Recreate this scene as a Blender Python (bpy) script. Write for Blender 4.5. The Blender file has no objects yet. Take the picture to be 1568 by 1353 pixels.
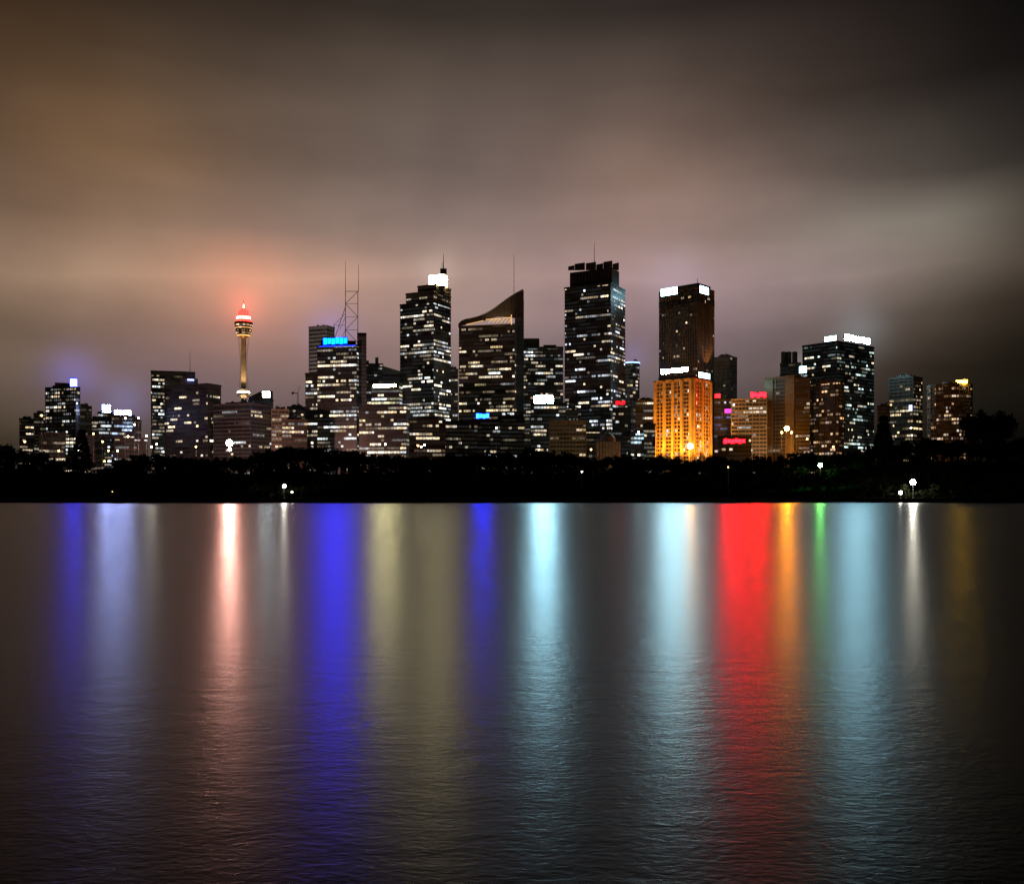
import bpy, math, random
import numpy as np
from mathutils import Vector
random.seed(7); np.random.seed(7)
sc=bpy.context.scene
sc.view_settings.view_transform='Standard'; sc.view_settings.look='None'; sc.view_settings.exposure=0
F=1478.0; CX=784.0; HY=757.0; CH=4.0      # image-pixel placement constants: focal length, centre column, horizon row, eye 4 m above the harbour

def K(p): return (p-CX)/F                  # image column to tangent of a bearing
def Z(py,D): return CH+(HY-py)/F*D         # image row to height above water at range D
def lin(c): 
    c=c/255.0
    return c/12.92 if c<=0.04045 else ((c+0.055)/1.055)**2.4
def L3(r,g,b): return (lin(r),lin(g),lin(b))

# ------------------------------------------------------------------ materials
def newmat(name):
    m=bpy.data.materials.new(name); m.use_nodes=True
    nt=m.node_tree; nt.nodes.clear()
    o=nt.nodes.new('ShaderNodeOutputMaterial'); p=nt.nodes.new('ShaderNodeBsdfPrincipled')
    nt.links.new(p.outputs[0],o.inputs[0]); return m,nt,p
def M(nt,op,a,b=None,c=None,clamp=False):
    n=nt.nodes.new('ShaderNodeMath'); n.operation=op; n.use_clamp=clamp
    for i,v in enumerate((a,b,c)):
        if v is None: continue
        if isinstance(v,(int,float)): n.inputs[i].default_value=v
        else: nt.links.new(v,n.inputs[i])
    return n.outputs[0]
def simple(name,col,rough=0.7,var=0.25,scale=0.3,metal=0.0,spec=0.5):
    m,nt,p=newmat(name)
    tc=nt.nodes.new('ShaderNodeTexCoord'); ns=nt.nodes.new('ShaderNodeTexNoise'); ns.inputs['Scale'].default_value=scale
    ns.inputs['Detail'].default_value=2
    nt.links.new(tc.outputs['Object'],ns.inputs['Vector'])
    cr=nt.nodes.new('ShaderNodeValToRGB')
    cr.color_ramp.elements[0].position=0.3; cr.color_ramp.elements[1].position=0.7
    cr.color_ramp.elements[0].color=tuple(c*(1-var) for c in col)+(1,)
    cr.color_ramp.elements[1].color=tuple(c*(1+var) for c in col)+(1,)
    nt.links.new(ns.outputs['Fac'],cr.inputs[0]); nt.links.new(cr.outputs[0],p.inputs['Base Color'])
    p.inputs['Roughness'].default_value=rough; p.inputs['Metallic'].default_value=metal; p.inputs['Specular IOR Level'].default_value=spec
    return m
def emis(name,col,st,sample=True):
    m,nt,p=newmat(name)
    p.inputs['Base Color'].default_value=(0.05,0.05,0.05,1)
    p.inputs['Emission Color'].default_value=(*col,1); p.inputs['Emission Strength'].default_value=st
    m.cycles.emission_sampling='FRONT' if sample else 'NONE'
    return m
_seed=[0]
DENS=0.76; EMK=0.85
def facade(wall=(0.05,0.045,0.045),glass=(0.012,0.014,0.018),dens=0.4,em=2.0,warm=0.4,run=4,wx=(0.05,0.95),wy=(0.28,0.82),cool=(0.9,0.96,0.97),wc=(1.0,0.72,0.38),single=0.86):
    dens*=DENS; em*=EMK; warm=min(1,warm+.25)
    _seed[0]+=1; sd=_seed[0]*13.7
    m,nt,p=newmat('facade_%d'%_seed[0])
    uv=nt.nodes.new('ShaderNodeUVMap'); s=nt.nodes.new('ShaderNodeSeparateXYZ'); nt.links.new(uv.outputs[0],s.inputs[0])
    u,v=s.outputs[0],s.outputs[1]
    fu=M(nt,'FLOOR',u); fv=M(nt,'FLOOR',v); ru=M(nt,'FRACT',u); rv=M(nt,'FRACT',v)
    mk=M(nt,'MULTIPLY',M(nt,'GREATER_THAN',ru,wx[0]),M(nt,'LESS_THAN',ru,wx[1]))
    mk=M(nt,'MULTIPLY',mk,M(nt,'MULTIPLY',M(nt,'GREATER_THAN',rv,wy[0]),M(nt,'LESS_THAN',rv,wy[1])))
    def wn(a,b,z):
        c=nt.nodes.new('ShaderNodeCombineXYZ'); w=nt.nodes.new('ShaderNodeTexWhiteNoise'); w.noise_dimensions='3D'
        for i,x in enumerate((a,b,z)):
            if isinstance(x,(int,float)): c.inputs[i].default_value=x
            else: nt.links.new(x,c.inputs[i])
        nt.links.new(c.outputs[0],w.inputs[0]); sp=nt.nodes.new('ShaderNodeSeparateColor'); nt.links.new(w.outputs[1],sp.inputs[0])
        return sp.outputs[0],sp.outputs[1],sp.outputs[2]
    fl,fo,_=wn(0.5,fv,sd)                            # how busy this storey is / where its tenancies begin
    fl2=M(nt,'POWER',fl,1.8)
    blk=M(nt,'FLOOR',M(nt,'DIVIDE',M(nt,'ADD',u,M(nt,'MULTIPLY',fo,float(run))),float(run)))
    b,bb,bw=wn(blk,fv,sd+4)
    th=M(nt,'MULTIPLY',M(nt,'MULTIPLY_ADD',fl2,2.1,0.22),dens)
    lit=M(nt,'LESS_THAN',b,th)
    o1,o2,o3=wn(fu,fv,sd+6)
    one=M(nt,'LESS_THAN',o1,single)
    stray=M(nt,'GREATER_THAN',o1,1-dens*0.14)
    lit=M(nt,'MAXIMUM',M(nt,'MULTIPLY',lit,one),stray)
    br=M(nt,'MULTIPLY',M(nt,'MULTIPLY_ADD',M(nt,'POWER',bb,2.2),1.1,0.06),M(nt,'MULTIPLY_ADD',o2,0.8,0.35))
    fine,_,_=wn(M(nt,'FLOOR',M(nt,'MULTIPLY',u,3.0)),M(nt,'FLOOR',M(nt,'MULTIPLY',v,4.0)),sd+15)   # blinds, furniture
    br=M(nt,'MULTIPLY',br,M(nt,'MULTIPLY_ADD',fine,0.9,0.5))
    em_s=M(nt,'MULTIPLY',lit,M(nt,'MULTIPLY',br,em))
    em_s=M(nt,'MULTIPLY',mk,M(nt,'ADD',em_s,M(nt,'MULTIPLY',bw,0.014)))  # faint emission added to unlit panes too, for ambient glow on the facades
    mx=nt.nodes.new('ShaderNodeMix'); mx.data_type='RGBA'
    w=M(nt,'LESS_THAN',bw,warm); w=M(nt,'MULTIPLY',w,M(nt,'MULTIPLY_ADD',o3,0.6,0.4))
    nt.links.new(w,mx.inputs[0]); mx.inputs[6].default_value=(*cool,1); mx.inputs[7].default_value=(*wc,1)
    nt.links.new(mx.outputs[2],p.inputs['Emission Color']); nt.links.new(em_s,p.inputs['Emission Strength'])
    mb=nt.nodes.new('ShaderNodeMix'); mb.data_type='RGBA'
    nt.links.new(mk,mb.inputs[0]); mb.inputs[6].default_value=(*wall,1); mb.inputs[7].default_value=(*glass,1)
    nt.links.new(mb.outputs[2],p.inputs['Base Color'])
    p.inputs['Roughness'].default_value=0.4
    m.cycles.emission_sampling='NONE'
    return m

# ------------------------------------------------------------------ mesh builder
class MB:
    def __init__(s): s.v=[];s.f=[];s.m=[];s.uv=[];s.mats=[]
    def mi(s,mat):
        if mat not in s.mats: s.mats.append(mat)
        return s.mats.index(mat)
    def face(s,pts,mat,uv=None):
        i=len(s.v); s.v+= [tuple(p) for p in pts]; s.f.append(tuple(range(i,i+len(pts)))); s.m.append(s.mi(mat))
        s.uv+= uv if uv else [(0,0)]*len(pts)
    def prism(s,poly,z0,z1,mat,top=None,nb=None,fh=4.0,zt=None,uoff=0,side=None):
        n=len(poly); zt=zt or [z1]*n
        for i in range(n):
            a=poly[i];b=poly[(i+1)%n];za=zt[i];zb=zt[(i+1)%n]
            k=nb[i] if nb else 1; o=uoff+i*100
            s.face([(a[0],a[1],z0),(b[0],b[1],z0),(b[0],b[1],zb),(a[0],a[1],za)],mat if (i==0 or side is None) else side,[(o,z0/fh),(o+k,z0/fh),(o+k,zb/fh),(o,za/fh)])
        s.face([(p[0],p[1],zt[i]) for i,p in enumerate(poly)],top or side or mat)
        s.face([(p[0],p[1],z0) for p in reversed(poly)],top or side or mat)
    def beam(s,p,q,r,mat,r2=None):
        p=Vector(p);q=Vector(q);d=(q-p).normalized(); a=d.orthogonal().normalized(); b=d.cross(a); r2=r if r2 is None else r2
        A=[p+(a*math.cos(t)+b*math.sin(t))*r for t in (0.785,2.356,3.927,5.498)]
        B=[q+(a*math.cos(t)+b*math.sin(t))*r2 for t in (0.785,2.356,3.927,5.498)]
        for i in range(4): s.face([A[i],A[(i+1)%4],B[(i+1)%4],B[i]],mat)
        s.face(B,mat); s.face(A[::-1],mat)
    def lathe(s,c,prof,mats,n=24):
        for j in range(len(prof)-1):
            (r0,z0),(r1,z1)=prof[j],prof[j+1]; mt=mats[j] if isinstance(mats,list) else mats
            for i in range(n):
                a=2*math.pi*i/n;b=2*math.pi*(i+1)/n
                s.face([(c[0]+r0*math.cos(a),c[1]+r0*math.sin(a),z0),(c[0]+r0*math.cos(b),c[1]+r0*math.sin(b),z0),
                        (c[0]+r1*math.cos(b),c[1]+r1*math.sin(b),z1),(c[0]+r1*math.cos(a),c[1]+r1*math.sin(a),z1)],mt,
                        [(i,z0/4),(i+1,z0/4),(i+1,z1/4),(i,z1/4)])
    def ball(s,c,r,mat,n=8,m=4):
        prof=[(max(r*math.sin(math.pi*j/m),0.001),c[2]-r*math.cos(math.pi*j/m)) for j in range(m+1)]
        s.lathe(c,prof,mat,n)
    def obj(s,name,parent=None):
        me=bpy.data.meshes.new(name); me.from_pydata(s.v,[],s.f)
        for mt in s.mats: me.materials.append(mt)
        me.polygons.foreach_set('material_index',s.m)
        ul=me.uv_layers.new(name='UVMap'); ul.data.foreach_set('uv',np.array(s.uv,dtype=np.float32).ravel())
        me.update(); o=bpy.data.objects.new(name,me); sc.collection.objects.link(o)
        if parent: o.parent=parent
        return o
def empty(name):
    o=bpy.data.objects.new(name,None); sc.collection.objects.link(o); o.empty_display_size=5; return o

def hit(C,d,k): 
    t=(k*C[1]-C[0])/(d[0]-k*d[1]); return (C[0]+t*d[0],C[1]+t*d[1])
def corner(l,c,r,D,th):
    th=math.radians(th); C=(K(c)*D,D)
    Lp=hit(C,(-math.cos(th),math.sin(th)),K(l)); Rp=hit(C,(math.sin(th),math.cos(th)),K(r))
    return [Lp,C,Rp,(Lp[0]+Rp[0]-C[0],Lp[1]+Rp[1]-C[1])]
def front(l,r,D,dep=30):
    k=K((l+r)/2); n=math.hypot(1,k); C=(k*D,D); rv=(1/n,-k/n); nv=(k/n,1/n)
    Lp=hit(C,rv,K(l)); Rp=hit(C,rv,K(r))
    return [Lp,Rp,(Rp[0]+nv[0]*dep,Rp[1]+nv[1]*dep),(Lp[0]+nv[0]*dep,Lp[1]+nv[1]*dep)]
def inset(poly,d):   # d>0 outward
    n=len(poly);out=[]
    for i in range(n):
        p0=Vector(poly[i-1]);p1=Vector(poly[i]);p2=Vector(poly[(i+1)%n])
        e1=(p1-p0).normalized();e2=(p2-p1).normalized()
        n1=Vector((e1.y,-e1.x));n2=Vector((e2.y,-e2.x)); bis=(n1+n2); bis=bis/ max(bis.length_squared/2,0.2)
        out.append(tuple(p1+bis*d))
    return out

conc=simple('concrete_trim',(0.10,0.095,0.09)); dark=simple('dark_cladding',(0.03,0.03,0.033),0.4); matt=simple('matt_black_louvres',(0.008,0.008,0.009),0.9)
roofm=simple('roof_membrane',(0.05,0.05,0.05)); steel=simple('galvanised_steel',(0.22,0.22,0.23),0.45,0.1,1.0,0.6)
brown=simple('brown_precast',(0.09,0.06,0.045)); beige=simple('sandstone',(0.32,0.25,0.17)); pale=simple('pale_precast',(0.3,0.27,0.26))
gold=simple('bronze_glass',(0.22,0.15,0.07),0.3,0.2,0.2,0.3); grey=simple('grey_precast',(0.16,0.15,0.15))

def building(name,foot,D,top,fh=4.0,bay=3.2,style='h',trim=None,z0=6,plant=1,parent=None,finstep=2,**fa):
    """storeyed tower: glazed core, projecting floor slabs, mullion fins, parapet, roof plant"""
    e=parent or empty(name); zt=Z(top,foot[1][1] if len(foot)==4 else foot[0][1]) if top<HY+50 else top
    mat=facade(**fa); trim=trim or dark
    nb=[max(1,round(math.hypot(foot[(i+1)%len(foot)][0]-foot[i][0],foot[(i+1)%len(foot)][1]-foot[i][1])/bay)) for i in range(len(foot))]
    b=MB(); b.prism(foot,z0,zt,mat,roofm,nb,fh); b.obj('glazed_walls',e)
    t=MB(); o=inset(foot,0.35 if style!='v' else 0.15); bh={'h':(0.5,1.1),'v':(0.15,0.5),'g':(0.4,1.0)}[style]
    k=int(z0/fh)+1
    while k*fh+bh[1]<zt-1: t.prism(o,k*fh-bh[0],k*fh+bh[1],trim); k+=1
    pr=inset(foot,0.6); 
    for i in range(len(foot)):   # parapet as four walls
        a,bb=pr[i],pr[(i+1)%len(foot)]; ii=inset(foot,-0.3); c,d=ii[(i+1)%len(foot)],ii[i]
        t.prism([a,bb,c,d],zt-0.9,zt+1.1+0.002*i,trim)
    t.obj('floor_slabs',e)
    fi=MB(); pw={'h':0.12,'v':0.32,'g':0.35}[style]; pd={'h':0.2,'v':0.7,'g':0.5}[style]
    for i in range(len(foot)):
        a=Vector(foot[i]);c=Vector(foot[(i+1)%len(foot)]);d=(c-a); L=d.length; d.normalize(); n=Vector((d.y,-d.x))
        for j in range(0,nb[i]+1,finstep if style!='h' else 3):
            q=a+d*(L*j/nb[i]); q0=q-d*pw; q1=q+d*pw
            fi.prism([tuple(q0+n*pd),tuple(q1+n*pd),tuple(q1-n*0.05),tuple(q0-n*0.05)],z0,zt-1.0,trim)
    fi.obj('mullions',e)
    if plant:
        r=MB(); c=Vector(((foot[0][0]+foot[2][0])/2,(foot[0][1]+foot[2][1])/2))
        sh=[tuple(c+(Vector(p)-c)*0.6) for p in foot]; r.prism(sh,zt,zt+3.2*plant,trim,roofm)
        for q in range(4):
            x=c+(Vector(foot[q%len(foot)])-c)*random.uniform(0.2,0.45)
            r.prism([(x.x-1.2,x.y-1.2),(x.x+1.2,x.y-1.2),(x.x+1.2,x.y+1.2),(x.x-1.2,x.y+1.2)],zt+3.2*plant-0.05,zt+3.2*plant+random.uniform(1,2.2),steel)
        r.beam((c.x,c.y,zt+3),(c.x,c.y,zt+3.2*plant+5),0.12,steel)
        r.obj('roof_plant',e)
    e['zt']=zt
    return e,foot,zt
def wsign(e,foot,w,pl,pr,py0,py1,mat,name='sign',proud=1.4,n=1):
    a=Vector(foot[w]);c=Vector(foot[(w+1)%len(foot)]);d=(c-a).normalized();nn=Vector((d.y,-d.x)); a2=a+nn*proud
    A=Vector(hit(tuple(a2),tuple(d),K(pl)));B=Vector(hit(tuple(a2),tuple(d),K(pr))); ym=(A.y+B.y)/2
    z1=Z(py0,ym);z0=Z(py1,ym); s=MB()
    bk=nn*-0.5; s.prism([tuple(A+bk*0.1),tuple(B+bk*0.1),tuple(B+bk*1.9),tuple(A+bk*1.9)],z0-0.3,z1+0.3,matt)
    for i in range(n):   # illuminated letter boxes, opaque returns
        p=A.lerp(B,(i+0.06)/n if n>1 else 0);q=A.lerp(B,(i+0.94)/n if n>1 else 1)
        s.prism([tuple(p+nn*0.3),tuple(q+nn*0.3),tuple(q+nn*0.0),tuple(p+nn*0.0)],z0+(0.5*(i%2) if n>3 else 0),z1-(0.6*((i*7)%3)/2 if n>3 else 0),mat,side=matt)
    return s.obj(name,e)
def pxy(p,D): return (K(p)*D,D)

# emitters
E_blue=emis('blue_neon',(0.0,0.0045,1.0),250); E_blue2=emis('blue_neon_small',(0.001,0.010,1.0),140)
E_viol=emis('violet_neon',(0.012,0.016,1.0),120)
E_cyan=emis('cool_sign',(0.42,0.85,1.0),300); E_cyan2=emis('cool_sign_bright',(0.4,0.82,1.0),210); E_cyan3=emis('cool_sign_mild',(0.42,0.85,1.0),16)
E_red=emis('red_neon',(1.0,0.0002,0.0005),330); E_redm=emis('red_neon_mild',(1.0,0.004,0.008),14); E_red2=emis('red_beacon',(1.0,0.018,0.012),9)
E_or=emis('sodium_lamp',(1.0,0.3,0.012),800); E_green=emis('green_lamp',(0.2,1.0,0.14),240)
E_gold=emis('gold_glow',(1.0,0.55,0.18),1.0); E_yel=emis('yellow_lamp',(1.0,0.6,0.03),40); E_bw=emis('bluewhite_sign',(0.35,0.45,1.0),120); E_bws=emis('bluewhite_beacon',(0.35,0.45,1.0),4)
E_lan=emis('lantern_glass',(1.0,0.86,0.42),85); E_tip=emis('tower_tip_lamps',(1.0,0.8,0.6),12)

# ------------------------------------------------------------------ far-left cluster
building('low_office_block',front(30,52,1180),0,642,dens=.3,warm=.8,em=1.5,trim=brown)
building('low_office_block',front(52,71,1150),0,634,dens=.35,warm=.9,em=1.5,trim=brown)
e,f,z=building('office_tower',corner(70,116,122,1080,14),0,593,dens=.55,warm=.35,em=2.6,bay=2.6,trim=dark,style='g')
s=MB(); pf=front(84,106,1088,12); s.prism(pf,z,Z(586,1088),dark,roofm); s.obj('plant_room',e)
q=front(107.5,118,1084,8); s=MB(); s.prism(q,z+.5,Z(580,1084),E_viol,roofm,side=matt); s.prism(inset(q,0.5),Z(580,1084),Z(578.6,1084),dark)
qa=Vector(q[1]);qb=(Vector(q[1])-Vector(q[2])).normalized(); qr=(Vector(q[1])-Vector(q[0])).normalized()
s.prism([tuple(qa+qr*.15+qb*7),tuple(qa+qr*.5+qb*7),tuple(qa+qr*.5),tuple(qa+qr*.15)],z+.4,Z(579.6,1084),matt); s.obj('lit_lantern',e)  # side blade added to block violet spill onto the tower at right
building('apartment_block',front(118,140,1120),0,623,dens=.35,warm=.6,em=1.8,trim=brown,style='g')
building('low_office_block',front(139,152,1160),0,642,dens=.5,warm=.8,em=2)
e,f,z=building('office_block',front(150,172,1100),0,632,dens=.55,warm=.3,em=2.3,bay=2.5)
wsign(e,f,0,157,169,620,631,E_bw)
e,f,z=building('office_block',front(171,206,1050),0,637,dens=.6,warm=.25,em=2.3,bay=2.5,cool=(.5,.68,1))
wsign(e,f,0,175,201,628,635,E_bw,n=5)
building('low_office_block',front(204,216,1090),0,645,dens=.6,warm=.4,em=2)
building('terrace_block',front(60,100,940),0,664,dens=.55,warm=.8,em=2,plant=0,trim=brown)
building('terrace_block',front(128,160,960),0,668,dens=.5,warm=.8,em=2,plant=0,trim=brown)
building('terrace_block',front(176,226,950),0,672,dens=.6,warm=.5,em=2.4,plant=0,trim=brown)
# brown slab pair with mast
building('office_tower',corner(231,234,290,1180,75),0,572,dens=.12,em=1.4,trim=brown,warm=.8,plant=0,wall=(.12,.09,.07))
building('office_tower',front(233,252,1130,18),0,578,dens=.9,em=2.8,warm=.45,bay=2.2,plant=0)
e,f,z=building('office_tower',corner(252,318,338,1040,24),0,588,dens=.18,em=3.6,warm=.7,trim=brown,wall=(.05,.035,.03),plant=0,run=3)
s=MB(); q=front(276,303,1055,14); s.prism(q,z,Z(579,1055),brown,roofm); q=front(284,299,1058,9); s.prism(q,Z(579,1055),Z(569,1058),dark,roofm)
x,y=pxy(291,1060); s.beam((x,y,Z(569,1060)),(x,y,Z(538,1060)),0.35,steel,0.12); s.obj('roof_mast',e)
q=front(287,297,1052,2); s=MB(); s.prism(q,Z(583,1056),Z(581,1056),E_bws); s.obj('roof_beacon',e)
# wide banded block + wedge
building('banded_office_block',corner(327,384,416,1000,22),0,618,dens=.14,em=1.8,trim=grey,warm=.5,wall=(.05,.05,.05),run=6)
e,f,z=building('wedge_roof_tower',corner(381,404,418,1060,30),0,612,dens=.1,em=1.3,trim=grey,plant=0)
s=MB(); z1=Z(606,1060); z2=Z(597,1060); s.prism(f,z,z1,grey,roofm,zt=[z1,z2,z2,z1]); s.obj('wedge_roof',e)
s=MB(); q=front(402,413,1056,1.2); s.prism(q,Z(608,1056),Z(599,1056),emis('pale_cyan_panel',(.75,.95,1),60),side=matt); s.obj('lit_roof_panel',e)

# ------------------------------------------------------------------ observation tower
D=1500.0; cx,cy=pxy(373,D); e=empty('observation_tower')
pxm=D/F
s=MB(); shaft=simple('tower_shaft_paint',(0.55,0.43,0.28),0.5,0.1)
s.lathe((cx,cy),[(4.3,6),(4.0,Z(600,D)),(3.3,Z(560,D)),(3.1,Z(516,D))],shaft,20)
for i in range(8):   # vertical ribs of stair and lift core
    a=i*math.pi/4; s.beam((cx+4.2*math.cos(a),cy+4.2*math.sin(a),10),(cx+3.4*math.cos(a),cy+3.4*math.sin(a),Z(518,D)),0.35,shaft)
s.obj('shaft',e)
s=MB()
for i in range(28):  # stay cables (hyperboloid net)
    a=i*2*math.pi/28
    for sg in (1,-1):
        b=a+sg*1.9
        s.beam((cx+9*math.cos(a),cy+9*math.sin(a),Z(606,D)),(cx+9.0*math.cos(b),cy+9.0*math.sin(b),Z(514,D)),0.03,steel)
s.obj('stay_cables',e)
tg=simple('turret_gold',(0.38,0.22,0.08),0.35,0.15,0.5,0.4)
tw=facade(wall=(.2,.12,.05),glass=(.05,.04,.03),dens=1.6,em=3.0,warm=.95,wc=(1,.5,.15),run=2)
E_tg=emis('turret_downlights',(1,.45,.1),1.6)
s=MB()
s.lathe((cx,cy),[(3.6,Z(518,D)),(8,Z(515,D)),(10.5,Z(513.5,D)),(11,Z(508,D)),(11.8,Z(507.5,D)),(12.4,Z(503,D)),(13,Z(502.4,D)),(13.8,Z(497,D)),(14.2,Z(496,D)),(13.6,Z(493.5,D)),(11,Z(492.5,D)),(10.4,Z(489,D))],
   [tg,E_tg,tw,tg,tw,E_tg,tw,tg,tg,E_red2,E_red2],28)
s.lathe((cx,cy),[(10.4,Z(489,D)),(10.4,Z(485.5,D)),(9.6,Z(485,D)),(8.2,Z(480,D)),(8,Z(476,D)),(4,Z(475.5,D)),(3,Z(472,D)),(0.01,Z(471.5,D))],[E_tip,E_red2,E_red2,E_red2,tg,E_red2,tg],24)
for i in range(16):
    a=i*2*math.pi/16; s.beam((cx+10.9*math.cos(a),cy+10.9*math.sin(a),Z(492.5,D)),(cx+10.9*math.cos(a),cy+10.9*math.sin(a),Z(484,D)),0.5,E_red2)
s.beam((cx,cy,Z(472,D)),(cx,cy,Z(466,D)),0.9,E_tip,0.3); s.beam((cx,cy,Z(466,D)),(cx,cy,Z(458,D)),0.3,steel,0.1)
s.obj('turret',e)
s=MB(); s.lathe((cx,cy),[(6,Z(606,D)),(10,Z(606,D)),(10,Z(602,D)),(8,Z(599,D)),(5,Z(597,D))],[tg,tw,emis('collar_lights',(1,.75,.45),25),tg],20); s.obj('floodlit_collar',e)
def spot(name,loc,tgt,power,col,ang=40,rad=1.0,parent=None):
    l=bpy.data.lights.new(name,'SPOT'); l.energy=power; l.color=col; l.spot_size=math.radians(ang); l.spot_blend=0.6; l.shadow_soft_size=rad
    o=bpy.data.objects.new(name,l); sc.collection.objects.link(o); o.location=loc
    o.rotation_euler=(Vector(tgt)-Vector(loc)).to_track_quat('-Z','Y').to_euler()
    if parent: o.parent=parent
    return o
for dx in (-16,16): spot('floodlight',(cx+dx,cy-18,Z(606,D)),(cx,cy,Z(556,D)),1.1e5,(1,.66,.35),44,parent=e)
spot('floodlight',(cx,cy-30,Z(585,D)),(cx,cy,Z(508,D)),6e4,(1,.42,.13),26,parent=e)
building('podium_block',front(340,400,1400),0,622,dens=.3,em=1.6,trim=brown,plant=0)
building('low_office_block',front(416,442,1010),0,628,dens=.6,em=1.6,warm=.9,trim=beige,wall=(.2,.16,.1),style='g')
building('low_office_block',front(440,469,1090),0,624,dens=.3,em=1.8,warm=.7)
building('low_office_block',front(432,470,960),0,644,dens=.35,em=2,warm=.7,trim=brown)
# crane
e=empty('tower_crane'); s=MB(); x,y=pxy(456,1100); zc=Z(602,1100)
for a,b in((-.6,-.6),(.6,-.6),(.6,.6),(-.6,.6)): s.beam((x+a,y+b,20),(x+a,y+b,zc),0.12,steel)
for j in range(28):
    za=20+j*(zc-20)/28;zb=20+(j+1)*(zc-20)/28; s.beam((x-.6,y-.6,za),(x+.6,y-.6,zb),0.08,steel)
s.obj('mast',e); s=MB(); s.beam((x,y,zc),(x+3,y,Z(590,1100)),0.35,steel,0.15); s.beam((x,y,zc),(x-6,y,zc+1),0.4,steel); s.beam((x-6,y,zc+1),(x+3,y,Z(590,1100)),0.08,steel)
s.prism([(x-7,y-1),(x-4.5,y-1),(x-4.5,y+1),(x-7,y+1)],zc-1,zc+1.3,conc); s.obj('jib',e)

# ------------------------------------------------------------------ grey slab and blue-sign tower with lattice mast
e,f,z=building('slab_tower',corner(473,500,512,1250,25),0,499,dens=.02,em=1,trim=pale,wall=(.3,.27,.27),fh=5,plant=.5)
spot('floodlight',(K(470)*1170,1170,90),(K(490)*1250,1250,190),3.0e5,(1,.8,.76),80,1.0,e)  # unseen fill lamp, added to brighten the slab
e,f,z=building('lattice_mast_tower',corner(486,546,552,1000,12),0,529,dens=.5,em=2.8,warm=.3,bay=2.8,plant=0,z0=6,run=6)
building('x',corner(468,488,492,1012,12),0,572,dens=.45,em=2.6,warm=.4,bay=2.8,plant=0,parent=e)
s=MB(); q=front(547,561,1006,16); s.prism(q,6,Z(514,1006),grey,roofm)
for k in range(3,44): s.prism(inset(q,0.2),k*4,k*4+0.5,dark)
s.obj('service_core',e)
s=MB(); q=front(491,545,1014,12); s.prism(q,z,Z(521,1014),matt,roofm); s.obj('plant_room',e)
wsign(e,f,0,495,532,517,527,E_blue,n=6)
wsign(e,f,0,488,545,529.2,530.2,emis('added_blue_glow',(.01,.05,1),3),name='added_blue_band',proud=1.5)  # added glowing band, widens the blue source beyond the sign
s=MB(); Dm=1018
def P(px,py,dy=0): return (K(px)*(Dm+dy),Dm+dy,Z(py,Dm+dy))
for dy in (0,9):
    s.beam(P(529,525,dy),P(529,446,dy),.38,steel); s.beam(P(548,525,dy),P(548,446,dy),.38,steel)
    s.beam(P(529,446,dy),P(548,446,dy),.3,steel); s.beam(P(511,522,dy),P(529,470,dy),.33,steel)
    s.beam(P(511,498,dy),P(529,498,dy),.22,steel); s.beam(P(511,522,dy),P(511,498,dy),.25,steel); s.beam(P(511,498,dy),P(529,480,dy),.22,steel)
    ys=[525,505,485,465,446]
    for j in range(4):
        a,b=(529,548) if j%2 else (548,529); s.beam(P(a,ys[j],dy),P(b,ys[j+1],dy),.28,steel); s.beam(P(529,ys[j+1],dy),P(548,ys[j+1],dy),.2,steel)
        s.beam(P(520 if j<2 else 529,ys[j],dy),P(529,ys[j+1],dy),.2,steel)
for py in (446,465,485,505):
    s.beam(P(529,py),P(529,py,9),.2,steel); s.beam(P(548,py),P(548,py,9),.2,steel)
s.beam(P(529,446),P(529,400),.35,steel,.15); s.beam(P(549,446),P(549,405),.35,steel,.15)
s.obj('lattice_mast',e)

# ------------------------------------------------------------------ gap buildings
e,f,z=building('office_tower',front(560,586,1120),0,558,dens=.3,em=2,warm=.2,plant=0)
s=MB(); q=front(574.5,579.5,1124,4); s.prism(q,z,Z(547,1124),conc); q=front(561,565,1124,4); s.prism(q,z,Z(552,1124),conc); s.obj('roof_stacks',e)
e,f,z=building('office_tower',front(585,613,1110),0,575,dens=.35,em=2,warm=.3,plant=0)
s=MB(); s.prism(f,z+1.15,z+1.3,steel,zt=[Z(560,1110),Z(568,1110),Z(568,1110),Z(560,1110)]); s.obj('sloping_roof',e)
e,f,z=building('stepped_office_block',corner(569,611,616,990,12),0,588,dens=.9,em=2.6,warm=.6,wc=(1,.85,.45),run=12,plant=.6,single=.95)
building('x',corner(550,622,628,960,12),0,621,dens=.5,em=2.4,warm=.6,parent=e,plant=0,run=5)
wsign(e,f,0,572,606,588.5,592.5,emis('pale_yellow_strip',(1,.9,.42),140),name='lit_cornice')

# ------------------------------------------------------------------ spire tower
e,f,z=building('spire_tower',corner(613,664,690,1040,28),0,462,dens=.6,em=3,warm=.35,bay=2.8,plant=0,run=5,trim=dark,wc=(1,.8,.5))
s=corner(622,664,690,1046,28); building('x',s,0,446,dens=.3,em=2.2,warm=.8,bay=2.8,plant=0,z0=z-1,parent=e,trim=brown,wall=(.1,.08,.06))
s2=corner(640,668,690,1050,28); building('x',s2,0,436,dens=.15,em=1.8,warm=.8,plant=0,z0=Z(446,1046)-1,parent=e,trim=brown)
q=corner(657,679,685,1052,20); s=MB(); s.prism(q,Z(437,1052),Z(420,1052),E_lan,dark); s.obj('lit_lantern',e)
s=MB()
for w in range(4):
    a=Vector(q[w]);b=Vector(q[(w+1)%4])
    for j in range(5):
        c=a.lerp(b,j/5); s.prism([(c.x-.3,c.y-.6),(c.x+.3,c.y-.6),(c.x+.3,c.y+.6),(c.x-.3,c.y+.6)],Z(437,1052),Z(419.5,1052),steel)
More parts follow.
